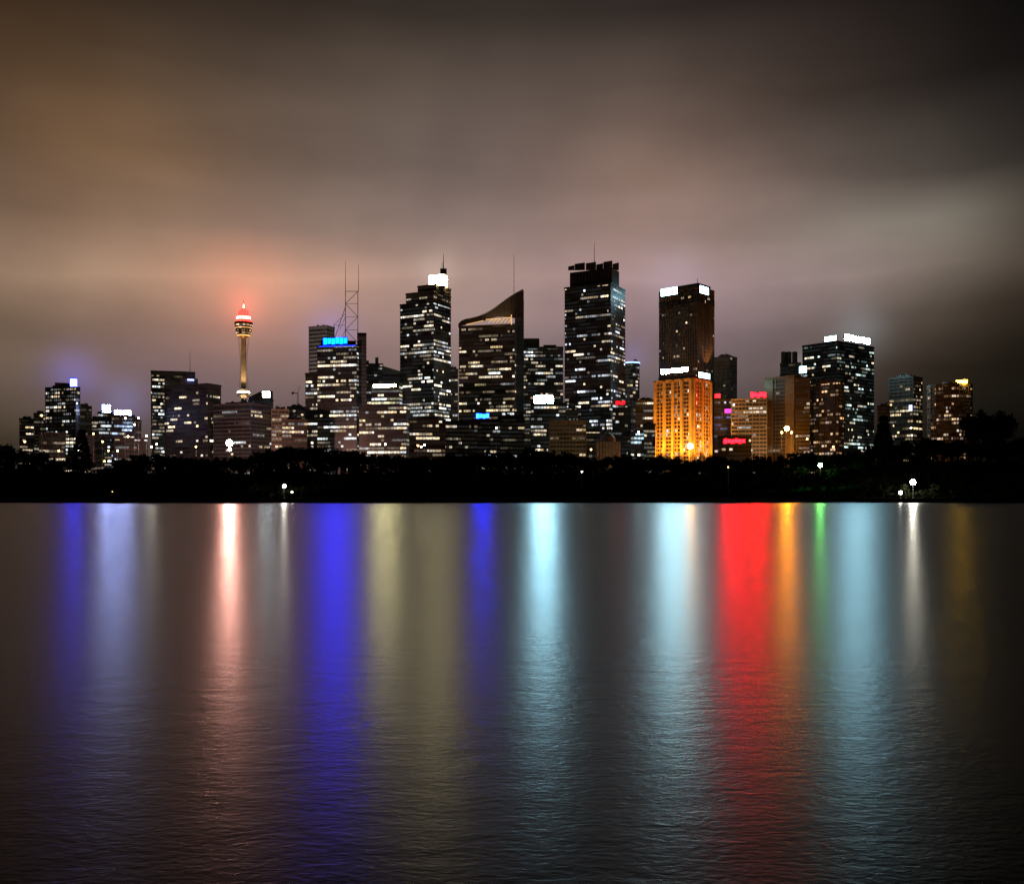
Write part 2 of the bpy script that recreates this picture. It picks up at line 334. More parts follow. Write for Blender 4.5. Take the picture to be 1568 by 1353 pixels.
q2=front(674,684,1056,6); s.prism(q2,Z(420,1056),Z(411,1056),dark)
x,y=pxy(679,1058); s.beam((x,y,Z(411,1058)),(x,y,Z(388,1058)),.6,steel,.15); s.beam((x-1.6,y,Z(412,1058)),(x-1.6,y,Z(402,1058)),.25,steel); s.obj('spire',e)
building('office_tower',front(688,701,1100,20),0,566,dens=.2,em=1.6,trim=brown)

# ------------------------------------------------------------------ sail-roof tower
e,f,z=building('sail_roof_tower',corner(703,788,800,1030,14),0,497,dens=.4,em=2.6,warm=.65,bay=2.6,plant=0,run=5,wc=(1,.72,.32),trim=brown,wall=(.1,.08,.05))
s=MB(); q=front(788.5,802,1036,22); sailm=simple('glass_fin',(0.15,0.125,0.105),0.3,0.15,0.1,0.2)
s.prism(q,6,Z(455,1036),sailm,roofm,zt=[Z(451,1036),Z(444,1036),Z(444,1036),Z(451,1036)])
for k in range(3,56): 
    if k*4<Z(458,1036): s.prism(inset(q,.2),k*4,k*4+.6,dark)
s.obj('end_fin',e)
pts=[(702,497),(704,493.5),(708,490.5),(714,488.5),(722,487),(732,484.5),(742,480.5),(752,475),(762,468),(772,460.5),(782,453.5),(791,448),(801,443)]
base=[(702,500),(704,499),(708,498),(714,497),(722,495.5),(732,493.5),(742,490.5),(752,487),(762,485),(772,485),(782,486),(791,487),(801,487)]
Dn=lambda p: 1026+(788-p)*0.17*0.9
s=MB()
for i in range(len(pts)-1):
    def Q(t,dy=0): 
        d=Dn(t[0])+dy; return (K(t[0])*d,d,Z(t[1],d))
    a,b=pts[i],pts[i+1];c,d=base[i+1],base[i]
    s.face([Q(d),Q(c),Q(b),Q(a)],sailm); s.face([Q(a,1),Q(b,1),Q(c,1),Q(d,1)],sailm); s.face([Q(a),Q(b),Q(b,1),Q(a,1)],sailm)
    s.beam(Q(a,-.5),Q(b,-.5),.4,pale); s.beam(Q(d,-.6),Q(c,-.6),.35,pale)
    s.beam(Q(a,-.4),Q(d,-.4),.22,conc)
    for r in (.33,.66):
        m1=(a[0],a[1]+(d[1]-a[1])*r);m2=(b[0],b[1]+(c[1]-b[1])*r); s.beam(Q(m1,-.3),Q(m2,-.3),.15,conc)
    # curved roof deck sloping back
    s.face([Q(d,1.2),Q(c,1.2),Q(c,22),Q(d,22)],gold)
s.obj('glass_sail',e)
s=MB()
for a,b in (((714,497),(740,491)),((744,489),(768,488)),((770,487),(783,486))):
    d1=Dn(a[0])-2;d2=Dn(b[0])-2; s.beam((K(a[0])*d1,d1,Z(a[1],d1)),(K(b[0])*d2,d2,Z(b[1],d2)),.4,E_gold)  # glowing beams imitate the golden lit under-roof
d=Dn(770)-2
for t in range(6): s.beam((K(748+t*6)*d,d,Z(494,d)),(K(756+t*5.4)*d,d,Z(488,d)),.3,E_gold)
s.beam((K(783)*d,d,Z(497,d)),(K(783)*d,d,Z(482,d)),.6,E_gold)
x,y=pxy(787,1036); s.beam((x,y,Z(460,1036)),(x,y,Z(390,1036)),.4,steel,.15); s.obj('sail_glow_and_mast',e)
spot('roof_floodlight',(K(760)*1018,1008,Z(505,1018)),(K(762)*1026,1026,Z(482,1026)),1.2e4,(1,.7,.35),70,parent=e)

# ------------------------------------------------------------------ middle
e,f,z=building('office_tower',front(801,862,1100),0,532,dens=.5,em=2.2,warm=.4,bay=2.8,plant=0)
s=MB(); q=front(802,826,1104,20); s.prism(q,z,Z(518,1104),dark,roofm); q=front(832,852,1104,15); s.prism(q,z,Z(528,1104),dark,roofm); s.obj('plant_room',e)
e,f,z=building('office_block',front(813,866,1000),0,618,dens=.35,em=2,warm=.4,plant=0)
wsign(e,f,0,817,848,606,617,E_cyan2,n=3)
# dark crowned tower
e,f,z=building('crowned_tower',corner(865,935,957,1020,28),0,434,dens=.52,em=3,warm=.25,bay=2.4,plant=0,run=5,cool=(.8,.88,1))
s=MB(); a=corner(873,937,948,1028,28); s.prism(a,z,Z(410,1028),dark,roofm)
for (l,r,t) in((870,880,406),(880,896,402),(897,913,401),(913,924,403),(924,938,399),(938,948,402)):
    q=front(l,r-.3,1028,3); s.prism(q,Z(413,1028),Z(t,1028),dark,zt=[Z(t+2,1028),Z(t,1028),Z(t,1028),Z(t+2,1028)])
for j in range(14):
    w=Vector(a[0]).lerp(Vector(a[1]),j/13); s.prism([(w.x-.3,w.y-.9),(w.x+.3,w.y-.9),(w.x+.3,w.y),(w.x-.3,w.y)],z,Z(411,1028),brown)
x,y=pxy(910,1036); s.beam((x,y,Z(405,1036)),(x,y,Z(371,1036)),.4,steel,.15); s.obj('crown',e)
def roundfoot(l,r,D,n=16):
    c=pxy((l+r)/2,D+ (r-l)/2*D/F); R=(r-l)/2*D/F
    return [(c[0]+R*math.cos(2*math.pi*i/n-math.pi/2),c[1]+R*math.sin(2*math.pi*i/n-math.pi/2)) for i in range(n)]
rf=roundfoot(956,979,1080); e,f,z=building('round_tower',rf,0,557,dens=.4,em=1.5,warm=.3,trim=pale,wall=(.15,.14,.16))
s=MB(); s.prism(inset(rf,.8),z+1.2,z+2.4,emis('blue_rim',(.25,.4,1),4)); s.obj('lit_rim',e)
e,f,z=building('office_block',front(974,1004,1040),0,613,dens=.6,em=2,warm=.3,bay=2.4)
e,f,z=building('low_office_block',front(938,966,985),0,625,dens=.4,em=1.8,warm=.5,plant=0); wsign(e,f,0,943,957,614,619.5,emis('small_red_sign',(1,.003,.006),7),n=4)

# ------------------------------------------------------------------ finned tower with cool signs
e,f,z=building('finned_tower',corner(1010,1068,1093,1060,42),0,439,dens=.08,em=1.6,warm=.9,bay=3.0,style='v',trim=simple('bronze_fins',(.2,.14,.09),.35,.1,.3,.5),wall=(.025,.022,.022),plant=0,run=1,wc=(1,.6,.25),finstep=1)
wsign(e,f,0,1012,1038,441,452,E_cyan3,n=3); wsign(e,f,1,1071,1085,439,450,E_cyan3,n=2)
s=MB(); q=corner(1030,1069,1088,1072,42); s.prism(q,z,Z(433,1072),dark,roofm); x,y=pxy(1068,1070); s.beam((x,y,z),(x,y,Z(426,1070)),.5,steel,.2); s.obj('plant_room',e)
sp=MB()
for k in range(3): sp.prism(inset(f,.9),Z(456+k*3,1060),Z(455+k*3,1060),dark)
sp.obj('louvre_band',e)
nn_=Vector((f[1][0]-f[0][0],f[1][1]-f[0][1])).normalized(); nn_=Vector((nn_.y,-nn_.x)); mm=Vector(f[0]).lerp(Vector(f[1]),.5)
spot('floodlight',(*(mm+nn_*14),Z(572,1060)+2),(*mm,Z(500,1060)),1.2e4,(1,.55,.28),70,.6,e)
n2_=Vector((f[2][0]-f[1][0],f[2][1]-f[1][1])).normalized(); n2_=Vector((n2_.y,-n2_.x)); mm=Vector(f[1]).lerp(Vector(f[2]),.5)
spot('floodlight',(*(mm+n2_*12),Z(572,1060)+2),(*mm,Z(500,1060)),1.0e5,(1,.42,.12),70,.6,e)
# gold floodlit hotel
stone=simple('hotel_stone',(.45,.33,.2),.7,.2,.12)
D=985
e,f,z=building('floodlit_hotel_tower',corner(1002,1060,1089,D,40),0,580,dens=.3,em=2.2,warm=.7,bay=3.4,style='v',trim=stone,wall=(.22,.15,.08),glass=(.015,.010,.007),plant=0,wx=(.10,.90),wy=(.2,.84),run=1,finstep=2)
s=MB(); q=inset(f,-3); s.prism(q,z,Z(573,D),dark,roofm); s.obj('roof_storey',e)
wsign(e,f,0,1012,1054,564,571,E_cyan,n=4); wsign(e,f,1,1069,1087,571,579,E_cyan3,n=2)
s=MB()
for w,js in((0,(0.03,.27,.5,.73,.97)),(1,(0.05,.5,.95))):
    a=Vector(f[w]);b=Vector(f[w+1]);d=(b-a).normalized();n=Vector((d.y,-d.x))
    for j in js:
        c=a.lerp(b,j); s.prism([tuple(c-d*1.3+n*1.6),tuple(c+d*1.3+n*1.6),tuple(c+d*1.3-n*.1),tuple(c-d*1.3-n*.1)],8,z-0.3,stone)
s.obj('stone_piers',e)
oc=(1,.33,.014)
for w,js in((0,(.1,.5,.88)),(1,(.2,.75))):
    a=Vector(f[w]);b=Vector(f[w+1]);d=(b-a).normalized();n=Vector((d.y,-d.x))
    for j in js:
        c=a.lerp(b,j); spot('floodlight',(*(c+n*20),27),(*c,96),3.1e5,oc,75,.6,e)
        spot('floodlight',(*(c+n*7),27),(*c,118),1.5e5,oc,50,.6,e)
s=MB(); x,y=pxy(1057,955); s.ball((x,y,Z(683,955)),3.0,emis('floodlight_lens',(1,.45,.08),170)); s.beam((x,y,14),(x,y,Z(688,955)),.3,steel); s.obj('flood_mast',e)

# ------------------------------------------------------------------ right of hotel
building('apartment_tower',corner(1093,1118,1128,1150,40),0,546,dens=.08,em=1.2,trim=pale,wall=(.25,.2,.15),style='g',plant=1)
e,f,z=building('office_block',front(1094,1121,1030),0,611,dens=.5,em=1.8,warm=.2,cool=(.35,.45,1),trim=dark,plant=.5)
wsign(e,f,0,1095,1103,603,609,E_redm); wsign(e,f,0,1110,1120,626,632,emis('magenta_sign',(1,.02,.3),5))
e,f,z=building('apartment_block',front(1120,1174,1010),0,611,dens=.35,em=2,warm=.6,trim=beige,wall=(.3,.26,.2),style='g',bay=3.6,plant=0)
wsign(e,f,0,1150,1173,601,608,E_red,n=5)
spot('floodlight',(K(1147)*960,960,28),(K(1147)*1010,1010,80),4e4,(1,.7,.45),80,.6,e)
# red pavilion sign low down
e,f,z=building('pavilion',front(1100,1150,900),0,668,dens=.25,em=1.5,warm=.9,plant=0,trim=matt,wall=(.01,.01,.01)); wsign(e,f,0,1108,1141,672,678.5,E_red,n=6)
# bronze pillared pair
e,f,z=building('pillared_tower',corner(1172,1216,1232,1000,45),0,576,dens=.12,em=1.4,warm=.9,wc=(1,.6,.2),trim=gold,wall=(.08,.05,.03),plant=.6,style='v',bay=4,finstep=3)
s=MB()
for a,b in((1172,1184),(1203,1217)):
    q=[hit(f[0],(f[1][0]-f[0][0],f[1][1]-f[0][1]),K(t)) for t in(a,b)]
    d=(Vector(q[1])-Vector(q[0])).normalized();n=Vector((d.y,-d.x))
    s.prism([tuple(Vector(q[0])+n*1.2),tuple(Vector(q[1])+n*1.2),tuple(Vector(q[1])-n*.1),tuple(Vector(q[0])-n*.1)],6,Z(578,1000),gold)
s.obj('pillars',e)
spot('floodlight',(K(1195)*950,950,32),(K(1195)*1000,1000,80),5e4,(1,.5,.12),80,.6,e)
e,f,z=building('office_tower',front(1195,1226,1180),0,556,dens=.2,em=1.2,trim=grey,plant=0)
s=MB()
for a in (1200,1208,1217): 
    c=pxy(a,1190); s.lathe(c,[(3.2,z),(3.2,Z(539,1190)),(.01,Z(538,1190))],grey,14)
s.obj('roof_tanks',e)
building('office_block',corner(1237,1284,1292,985,50),0,584,dens=.45,em=1.8,warm=.95,wc=(1,.5,.15),trim=brown,wall=(.08,.05,.035),run=2,bay=3.2,style='g')
e,f,z=building('dark_glass_tower',corner(1229,1282,1338,1090,52),0,523,dens=.3,em=2.6,warm=.15,bay=2.6,cool=(.75,1,.95),wall=(.02,.03,.03),plant=0,run=4)
wsign(e,f,0,1263,1281,515,522,E_cyan3); wsign(e,f,1,1293,1332,515,524,E_cyan2,n=5)
e,f,z=building('low_office_block',front(1218,1240,960),0,580,dens=.2,em=1.5,warm=.9,trim=brown,plant=0); wsign(e,f,0,1224,1235,561,571,E_cyan3)
building('office_block',front(1344,1362,1050),0,622,dens=.03,em=1,trim=dark)
e,f,z=building('apartment_tower',corner(1362,1398,1412,1080,50),0,577,dens=.55,em=2.2,warm=.9,wc=(1,.68,.22),trim=brown,wall=(.16,.11,.05),style='g',bay=3)
wsign(e,f,0,1392,1397,620,629,E_bws)
rf=roundfoot(1422,1486,1000,18); e,f,z=building('round_apartment_tower',rf,0,588,dens=.34,em=1.4,warm=.95,wc=(1,.55,.2),trim=simple('brown_render',(.26,.17,.1)),wall=(.15,.1,.06),style='g',bay=3)
s=MB(); q=front(1464,1481,1000,2); s.prism(q,z+1,z+4,E_yel); s.obj('lit_roof_sign',e)

# ------------------------------------------------------------------ low front row
building('low_office_block',front(627,682,930),0,643,dens=.3,em=1.8,warm=.8,trim=brown,plant=1)
building('low_office_block',front(678,731,940),0,646,dens=.35,em=1.6,warm=.6,plant=0)
e,f,z=building('low_office_block',front(724,766,950),0,643,dens=.2,em=1.6,warm=.5,plant=0); wsign(e,f,0,729,749,633,640.5,E_blue2,n=4)
building('low_office_block',front(764,803,960),0,640,dens=.25,em=1.4,warm=.6)
building('low_office_block',front(866,885,1010),0,625,dens=.4,em=1.6,warm=.6)
e,f,z=building('sandstone_block',front(842,897,930),0,645,dens=.4,em=1.8,warm=.95,trim=beige,wall=(.35,.28,.18),style='g',plant=.6,wc=(1,.65,.25))
spot('floodlight',(K(870)*890,890,28),(K(870)*930,930,60),7e3,(1,.7,.3),90,.6,e)
building('low_office_block',front(896,918,960),0,660,dens=.3,em=1.6,warm=.8)
building('low_office_block',front(985,1003,950),0,650,dens=.6,em=2,warm=.5)
building('low_office_block',front(966,986,930),0,662,dens=.7,em=2,warm=.3,cool=(.6,.9,1))
e=empty('domed_library'); s=MB(); D=900; q=front(912,950,D,20); s.prism(q,6,Z(676,D),beige,roofm)
for j in range(8):
    w=Vector(q[0]).lerp(Vector(q[1]),(j+.5)/8); s.lathe((w.x,w.y-1.5),[(.6,10),(.5,Z(678,D))],beige,8)
c=pxy(931,D+10); zz=Z(676,D); s.lathe(c,[(7,zz),(7,zz+3),(6.4,zz+5),(4.6,zz+7.4),(2,zz+9),(.5,zz+9.6),(.4,zz+12)],simple('copper_dome',(.12,.1,.06)),20); s.obj('body_and_dome',e)
spot('floodlight',(c[0],c[1]-45,26),(c[0],c[1],50),7e3,(1,.6,.3),60,.6,e)

# ------------------------------------------------------------------ terrain, sea wall, water
def shore(x): return 470+10*math.sin(x/70.0)+5*math.sin(x/23.0+1)+ (x/260.0)**2*6
def ss(t): t=max(0,min(1,t)); return t*t*(3-2*t)
def ground(x,y):
    d=y-shore(x); h=1.6+20*ss(d/360.0)
    h+=10*ss((x/max(y,1)-.28)/.15)*ss(d/220.0)+5*ss((-x/max(y,1)-.4)/.12)*ss(d/260.0)
    return h+0.5*math.sin(x/31.)*math.sin(y/27.)*ss(d/60.)
xs=sorted(set([-8000,-5000,-3000,-1800,-1200]+list(range(-900,901,20))+[1200,1800,3000,5000,8000]))
ds=[0,6,14,25,40,60,85,115,150,190,230,270,310,360,420,520,700,1000,1600,3000,7000]
vs=[];fs=[]
for d in ds:
    for x in xs:
        y=shore(max(-900,min(900,x)))+d; vs.append((x,y,ground(max(-900,min(900,x)),y)))
n=len(xs)
for j in range(len(ds)-1):
    for i in range(n-1): fs.append((j*n+i,j*n+i+1,(j+1)*n+i+1,(j+1)*n+i))
me=bpy.data.meshes.new('ground'); me.from_pydata(vs,[],fs); me.materials.append(simple('night_grass',(.008,.010,.005),1.0,.4,.05,0,0.0)); o=bpy.data.objects.new('ground',me); sc.collection.objects.link(o)
for p in me.polygons: p.use_smooth=True
s=MB(); wallm=simple('sea_wall_stone',(.03,.027,.02),1.0,.4,1.5,0,0.0)
xx=list(range(-880,900,8))
for a,b in zip(xx[:-1],xx[1:]):
    ya,yb=shore(a),shore(b)
    s.face([(a,ya-1,-1.5),(b,yb-1,-1.5),(b,yb-.6,1.75),(a,ya-.6,1.75)],wallm); s.face([(a,ya-.6,1.75),(b,yb-.6,1.75),(b,yb+.5,1.75),(a,ya+.5,1.75)],wallm)
    s.face([(a,ya-.8,1.76),(b,yb-.8,1.76),(b,yb-.8,2.05),(a,ya-.8,2.05)],wallm); s.face([(a,ya-.8,2.05),(b,yb-.8,2.05),(b,yb+.1,2.05),(a,ya+.1,2.05)],wallm)
s.obj('sea_wall')
m,nt,p=newmat('harbour_water')
p.inputs['Base Color'].default_value=(.001,.0015,.0015,1); p.inputs['Roughness'].default_value=.27; p.inputs['IOR'].default_value=1.135
tc=nt.nodes.new('ShaderNodeTexCoord')
def noise(scale,sx,sy,det,dist=0.0):
    mp=nt.nodes.new('ShaderNodeMapping'); mp.inputs['Scale'].default_value=(sx,sy,1); nt.links.new(tc.outputs['Object'],mp.inputs[0])
    nn=nt.nodes.new('ShaderNodeTexNoise'); nn.inputs['Scale'].default_value=scale; nn.inputs['Detail'].default_value=det; nn.inputs['Distortion'].default_value=dist
    nt.links.new(mp.outputs[0],nn.inputs['Vector']); return nn.outputs['Fac']
h=M(nt,'ADD',M(nt,'MULTIPLY',noise(1.0,5.5,9.0,3,.6),.0075),M(nt,'MULTIPLY',noise(1.0,.7,1.2,2,.8),.012))
bp=nt.nodes.new('ShaderNodeBump'); bp.inputs['Strength'].default_value=1.0; bp.inputs['Distance'].default_value=1.0
nt.links.new(h,bp.inputs['Height']); nt.links.new(bp.outputs[0],p.inputs['Normal'])
me=bpy.data.meshes.new('water'); me.from_pydata([(-8000,-3000,0),(8000,-3000,0),(8000,2500,0),(-8000,2500,0)],[],[(0,1,2,3)]); me.materials.append(m)
o=bpy.data.objects.new('water',me); sc.collection.objects.link(o)

# ------------------------------------------------------------------ trees
m,nt,p=newmat('foliage'); tcn=nt.nodes.new('ShaderNodeTexCoord'); nn=nt.nodes.new('ShaderNodeTexNoise'); nn.inputs['Scale'].default_value=.35; nt.links.new(tcn.outputs['Object'],nn.inputs['Vector'])
cr=nt.nodes.new('ShaderNodeValToRGB'); cr.color_ramp.elements[0].color=(.004,.006,.0025,1); cr.color_ramp.elements[1].color=(.014,.016,.007,1); cr.color_ramp.elements[0].position=.35; cr.color_ramp.elements[1].position=.65
nt.links.new(nn.outputs['Fac'],cr.inputs[0]); nt.links.new(cr.outputs[0],p.inputs['Base Color']); p.inputs['Roughness'].default_value=1.0; p.inputs['Specular IOR Level'].default_value=.0
foliage=m; bark=simple('bark',(.015,.012,.009),1.0,.25,.3,0,0.0)
def leaves(centers,rads,n,size):
    V=[]
    for c,r in zip(centers,rads):
        d=np.random.normal(size=(n,3)); d/=np.linalg.norm(d,axis=1)[:,None]; p=np.array(c)+d*(r*np.random.uniform(.45,1.08,(n,1)))*np.array([1,1,.75])
        a=np.random.normal(size=(n,3)); a/=np.linalg.norm(a,axis=1)[:,None]; b=np.cross(a,np.random.normal(size=(n,3))); b/=np.linalg.norm(b,axis=1)[:,None]
        sz=size*np.random.uniform(.5,1.2,(n,1)); q=np.stack([p-a*sz,p-b*sz*.6,p+a*sz,p+b*sz*.6],axis=1); V.append(q.reshape(-1,3))
    return np.concatenate(V)
def branches(tops,h,tr):
    V=[]
    def bm(p,q,r0,r1):
        p=np.array(p,float);q=np.array(q,float);d=q-p;d/=np.linalg.norm(d); a=np.cross(d,[.3,.9,.1]);a/=np.linalg.norm(a);b=np.cross(d,a)
        for i in range(5):
            t0,t1=2*math.pi*i/5,2*math.pi*(i+1)/5
            V.extend([p+(a*math.cos(t0)+b*math.sin(t0))*r0,p+(a*math.cos(t1)+b*math.sin(t1))*r0,q+(a*math.cos(t1)+b*math.sin(t1))*r1,q+(a*math.cos(t0)+b*math.sin(t0))*r1])
    bm((0,0,-.05*h),(0,0,.4*h),tr,tr*.7)
    for t in tops: bm((0,0,random.uniform(.25,.4)*h),t,tr*.45,tr*.12)
    return np.array(V)
def proto(kind):   # unit height = 1
    if kind=='broad':
        c=[];r=[]
        for i in range(15):
            a=random.uniform(0,6.283);rr=.42*math.sqrt(random.random()); z=.5+random.uniform(0,.36)*(1-(rr/.55)**2)
            c.append((rr*math.cos(a),rr*math.sin(a),z)); r.append(random.uniform(.1,.17))
        return leaves(c,r,34,.055),branches(c[:7],1,.035)
    if kind=='tall':
        c=[];r=[]
        for i in range(13):
            a=random.uniform(0,6.283);z=random.uniform(.35,.9);rr=random.uniform(.03,.2)*(1.2-z); c.append((rr*math.cos(a),rr*math.sin(a),z)); r.append(random.uniform(.07,.12))
        return leaves(c,r,34,.045),branches(c[:5],1,.025)
    if kind=='conifer':
        c=[];r=[]
        for i in range(13):
            z=.15+.8*i/13; R=.2*(1-z)+.02
            for k in range(5):
                a=k*1.257+i*.6+random.uniform(-.2,.2); c.append((R*math.cos(a),R*math.sin(a),z)); r.append(.028+.03*(1-z))
        V=leaves(c,r,9,.04); B=branches([(0,0,.97)],1,.02)
        return V,B
def mesh_from(name,LV,BV):
    V=np.concatenate([LV,BV]).astype(np.float32); nq=len(V)//4; nl=len(LV)//4
    me=bpy.data.meshes.new(name); me.vertices.add(len(V)); me.vertices.foreach_set('co',V.ravel())
    me.loops.add(nq*4); me.loops.foreach_set('vertex_index',np.arange(nq*4,dtype=np.int32))
    me.polygons.add(nq); me.polygons.foreach_set('loop_start',np.arange(nq,dtype=np.int32)*4)
    mi=np.zeros(nq,dtype=np.int32); mi[nl:]=1; me.materials.append(foliage); me.materials.append(bark); me.polygons.foreach_set('material_index',mi)
    me.update(calc_edges=True); me.validate(); o=bpy.data.objects.new(name,me); sc.collection.objects.link(o); return o
protos={'broad':[proto('broad') for _ in range(5)],'tall':[proto('tall') for _ in range(3)],'conifer':[proto('conifer') for _ in range(2)]}
TX=[0,25,60,110,125,140,180,230,330,400,440,500,560,600,700,760,830,900,1000,1040,1100,1170,1240,1300,1345,1400,1440,1480,1568]
TY=[664,676,684,676,668,678,694,690,696,684,674,678,686,694,688,684,678,690,692,696,694,690,684,688,676,668,664,668,662]
LAMPS=[(224,667),(232,684),(180,690),(160,706),(166,690),(206,650),(212,640),(90,690),(64,636),(143,664),(157,676),(240,680),(120,690),(645,684),(650,681),(640,682),(978,662),(1236,672),(1276,684),(905,688),(1395,655),(38,676),(300,684),(590,680),(760,655),(192,640),(196,668),(345,678),(357,688),(1200,672),(1210,672),(1050,684),(1062,684),(1112,680),(1124,680),(1136,680)]
NEAR=[(1256,712,600),(891,722,520),(1115,715,560)]
LV=[];BV=[]
def cap(p,d,half):     # glades kept open around the lamps
    c=-1e9
    for (a,b) in LAMPS:
        if abs(p-a)<5+half*.7: c=max(c,b+6)
    for (a,b,D) in NEAR:
        if abs(p-a)<6+half and d<D+8: c=max(c,b+7)
    return c
def put(kind,x,y,h,wd=1.0,lv=None,bv=None):
    a,b=random.choice(protos[kind]); t=random.uniform(0,6.283); R=np.array([[math.cos(t),-math.sin(t),0],[math.sin(t),math.cos(t),0],[0,0,1]])
    S=np.array([h*wd,h*wd,h]); off=np.array([x,y,ground(x,y)-.2])
    (LV if lv is None else lv).append((a*S)@R.T+off); (BV if bv is None else bv).append((b*S)@R.T+off)
for D,step,hm in((500,26,9),(545,22,13),(600,20,17),(660,18,20),(730,17,24),(800,15,27)):
    px=-60
    while px<1630:
        p=px+random.uniform(-6,6); d=D+random.uniform(-18,18); x=K(p)*d
        if d>shore(x)+14:
            ty=max(np.interp(p,TX,TY),cap(p,d,hm*.4*F/d)); zt=Z(ty,d)-ground(x,d); hh=min(zt,hm)*random.uniform(.8,1.04 if D<750 else 1.0)
            if hh>3: put(random.choices(['broad','tall','conifer'],[.82,.13,.05])[0],x,d,hh,random.uniform(.8,1.15))
        px+=step*random.uniform(.6,1.3)
# low hedge/shrub belt by the shore
px=-50
while px<1620:
    d=492+random.uniform(0,14); x=K(px)*d; d=shore(x)+random.uniform(10,20); put('broad',x,d,random.uniform(2.5,6),1.3); px+=random.uniform(7,16)
mesh_from('tree_line',np.concatenate(LV),np.concatenate(BV))
# landmark trees
def single(name,kind,px,D,top,wd=1.0,cnt=1):
    x=K(px)*D; lv=[];bv=[]; h=Z(top,D)-ground(x,D)+.2
    for i in range(cnt): put(kind,x,D,h,wd,lv,bv)
    mesh_from(name,np.concatenate(lv),np.concatenate(bv))
single('fig_tree','broad',1513,640,610,.72,3)
single('norfolk_pine','conifer',1353,780,630,1.0,2); single('norfolk_pine','conifer',125,760,652,1.0,2)

# ------------------------------------------------------------------ lamps
def lamp(px,py,D,mat,r=.9,name='street_lamp',double=False):
    x=K(px)*D; g=ground(x,D) if D>shore(x) else -1; z=Z(py,D); e=empty(name)
    s=MB(); s.lathe((x,D),[(.28,g-.2),(.2,g+.6),(.11,g+1),(.08,z-r-.1),(.3,z-r)],steel,8)
    s.beam((x,D,z-r-.1),(x,D,z+r+.1),.05,steel); s.lathe((x,D),[(r*.5,z+r*.9),(.05,z+r*1.25)],steel,10); s.obj('post',e)
    s=MB(); s.ball((x,D,z),r,mat); s.obj('globe',e)
W1=emis('park_lamp_glass',(1,.95,.78),330); W1b=emis('park_lamp_glass_dim',(1,.95,.8),40); W2=emis('street_lamp_glass',(1,.85,.6),30,False); W3=emis('wharf_lamp_glass',(.8,.95,1),120); Wor=emis('sodium_glass',(1,.5,.12),25,False)
lamp(435,744,482,W1,.8,'park_lamp'); lamp(447,753,482,W2,.5,'park_lamp')
lamp(1398,738,484,W1,1.4,'park_lamp'); lamp(1379,754,482,W1b,.9,'park_lamp')
lamp(891,722,520,W2,.35,'park_lamp'); lamp(1256,712,600,E_green,1.4,'harbour_beacon')
lamp(351,678,860,emis('flood_glass',(1,.45,.36),1000),3.0); lamp(352,688,860,W2,1.6)
lamp(1205,656,860,E_or,2.2); lamp(1197,662,870,Wor,1.0); lamp(1212,662,870,Wor,1.0)
for a,b,m_ in((224,667,W3),(232,684,W1),(180,690,W2),(160,706,Wor),(166,690,Wor),(206,650,W2),(212,640,W2),(90,690,Wor),(64,636,Wor),(143,664,Wor),(157,676,Wor),(240,680,W2),(120,690,W2),(645,684,W2),(650,681,W2),(640,682,Wor),(978,662,W3),(1236,672,Wor),(1276,684,Wor),(905,688,Wor),(1395,655,W2),(38,676,Wor),(300,684,Wor),(590,680,W2),(760,655,W2),(192,640,W2),(196,668,W2),(1115,715,Wor),(172,752,Wor)):
    lamp(a,b,850 if b<712 else 500,m_,.75 if b<712 else .25)

# ------------------------------------------------------------------ sky (world)
w=bpy.data.worlds.new('World'); w.name='sky'; sc.world=w; w.use_nodes=True; nt=w.node_tree; nt.nodes.clear()
out=nt.nodes.new('ShaderNodeOutputWorld'); bg=nt.nodes.new('ShaderNodeBackground')
tc=nt.nodes.new('ShaderNodeTexCoord')
def VM(op,a,b=None,sc_=None):
    n=nt.nodes.new('ShaderNodeVectorMath'); n.operation=op
    for i,v in enumerate((a,b)):
        if v is None: continue
        if isinstance(v,tuple): n.inputs[i].default_value=v
        else: nt.links.new(v,n.inputs[i])
    if sc_ is not None:
        if isinstance(sc_,(int,float)): n.inputs['Scale'].default_value=sc_
        else: nt.links.new(sc_,n.inputs['Scale'])
    return n.outputs['Value'] if op=='DOT_PRODUCT' else n.outputs[0]
def nz(scale,stretch,det,rot=0):
    mp=nt.nodes.new('ShaderNodeMapping'); mp.inputs['Scale'].default_value=stretch; mp.inputs['Rotation'].default_value=(0,rot,0); nt.links.new(tc.outputs['Generated'],mp.inputs[0])
    n=nt.nodes.new('ShaderNodeTexNoise'); n.inputs['Scale'].default_value=scale; n.inputs['Detail'].default_value=det; n.inputs['Roughness'].default_value=.45; nt.links.new(mp.outputs[0],n.inputs['Vector']); return n
wz=nz(2.5,(1,1,2.2),2,.25)
warp=VM('SCALE',VM('SUBTRACT',wz.outputs['Color'],(.5,.5,.5)),None,.09)
d=VM('NORMALIZE',VM('ADD',tc.outputs['Generated'],warp))
sep=nt.nodes.new('ShaderNodeSeparateXYZ'); nt.links.new(d,sep.inputs[0])
az=M(nt,'ARCTAN2',sep.outputs[0],sep.outputs[1]); el=M(nt,'ARCSINE',sep.outputs[2])
COLS=[0,200,400,600,784,1000,1200,1400,1560]
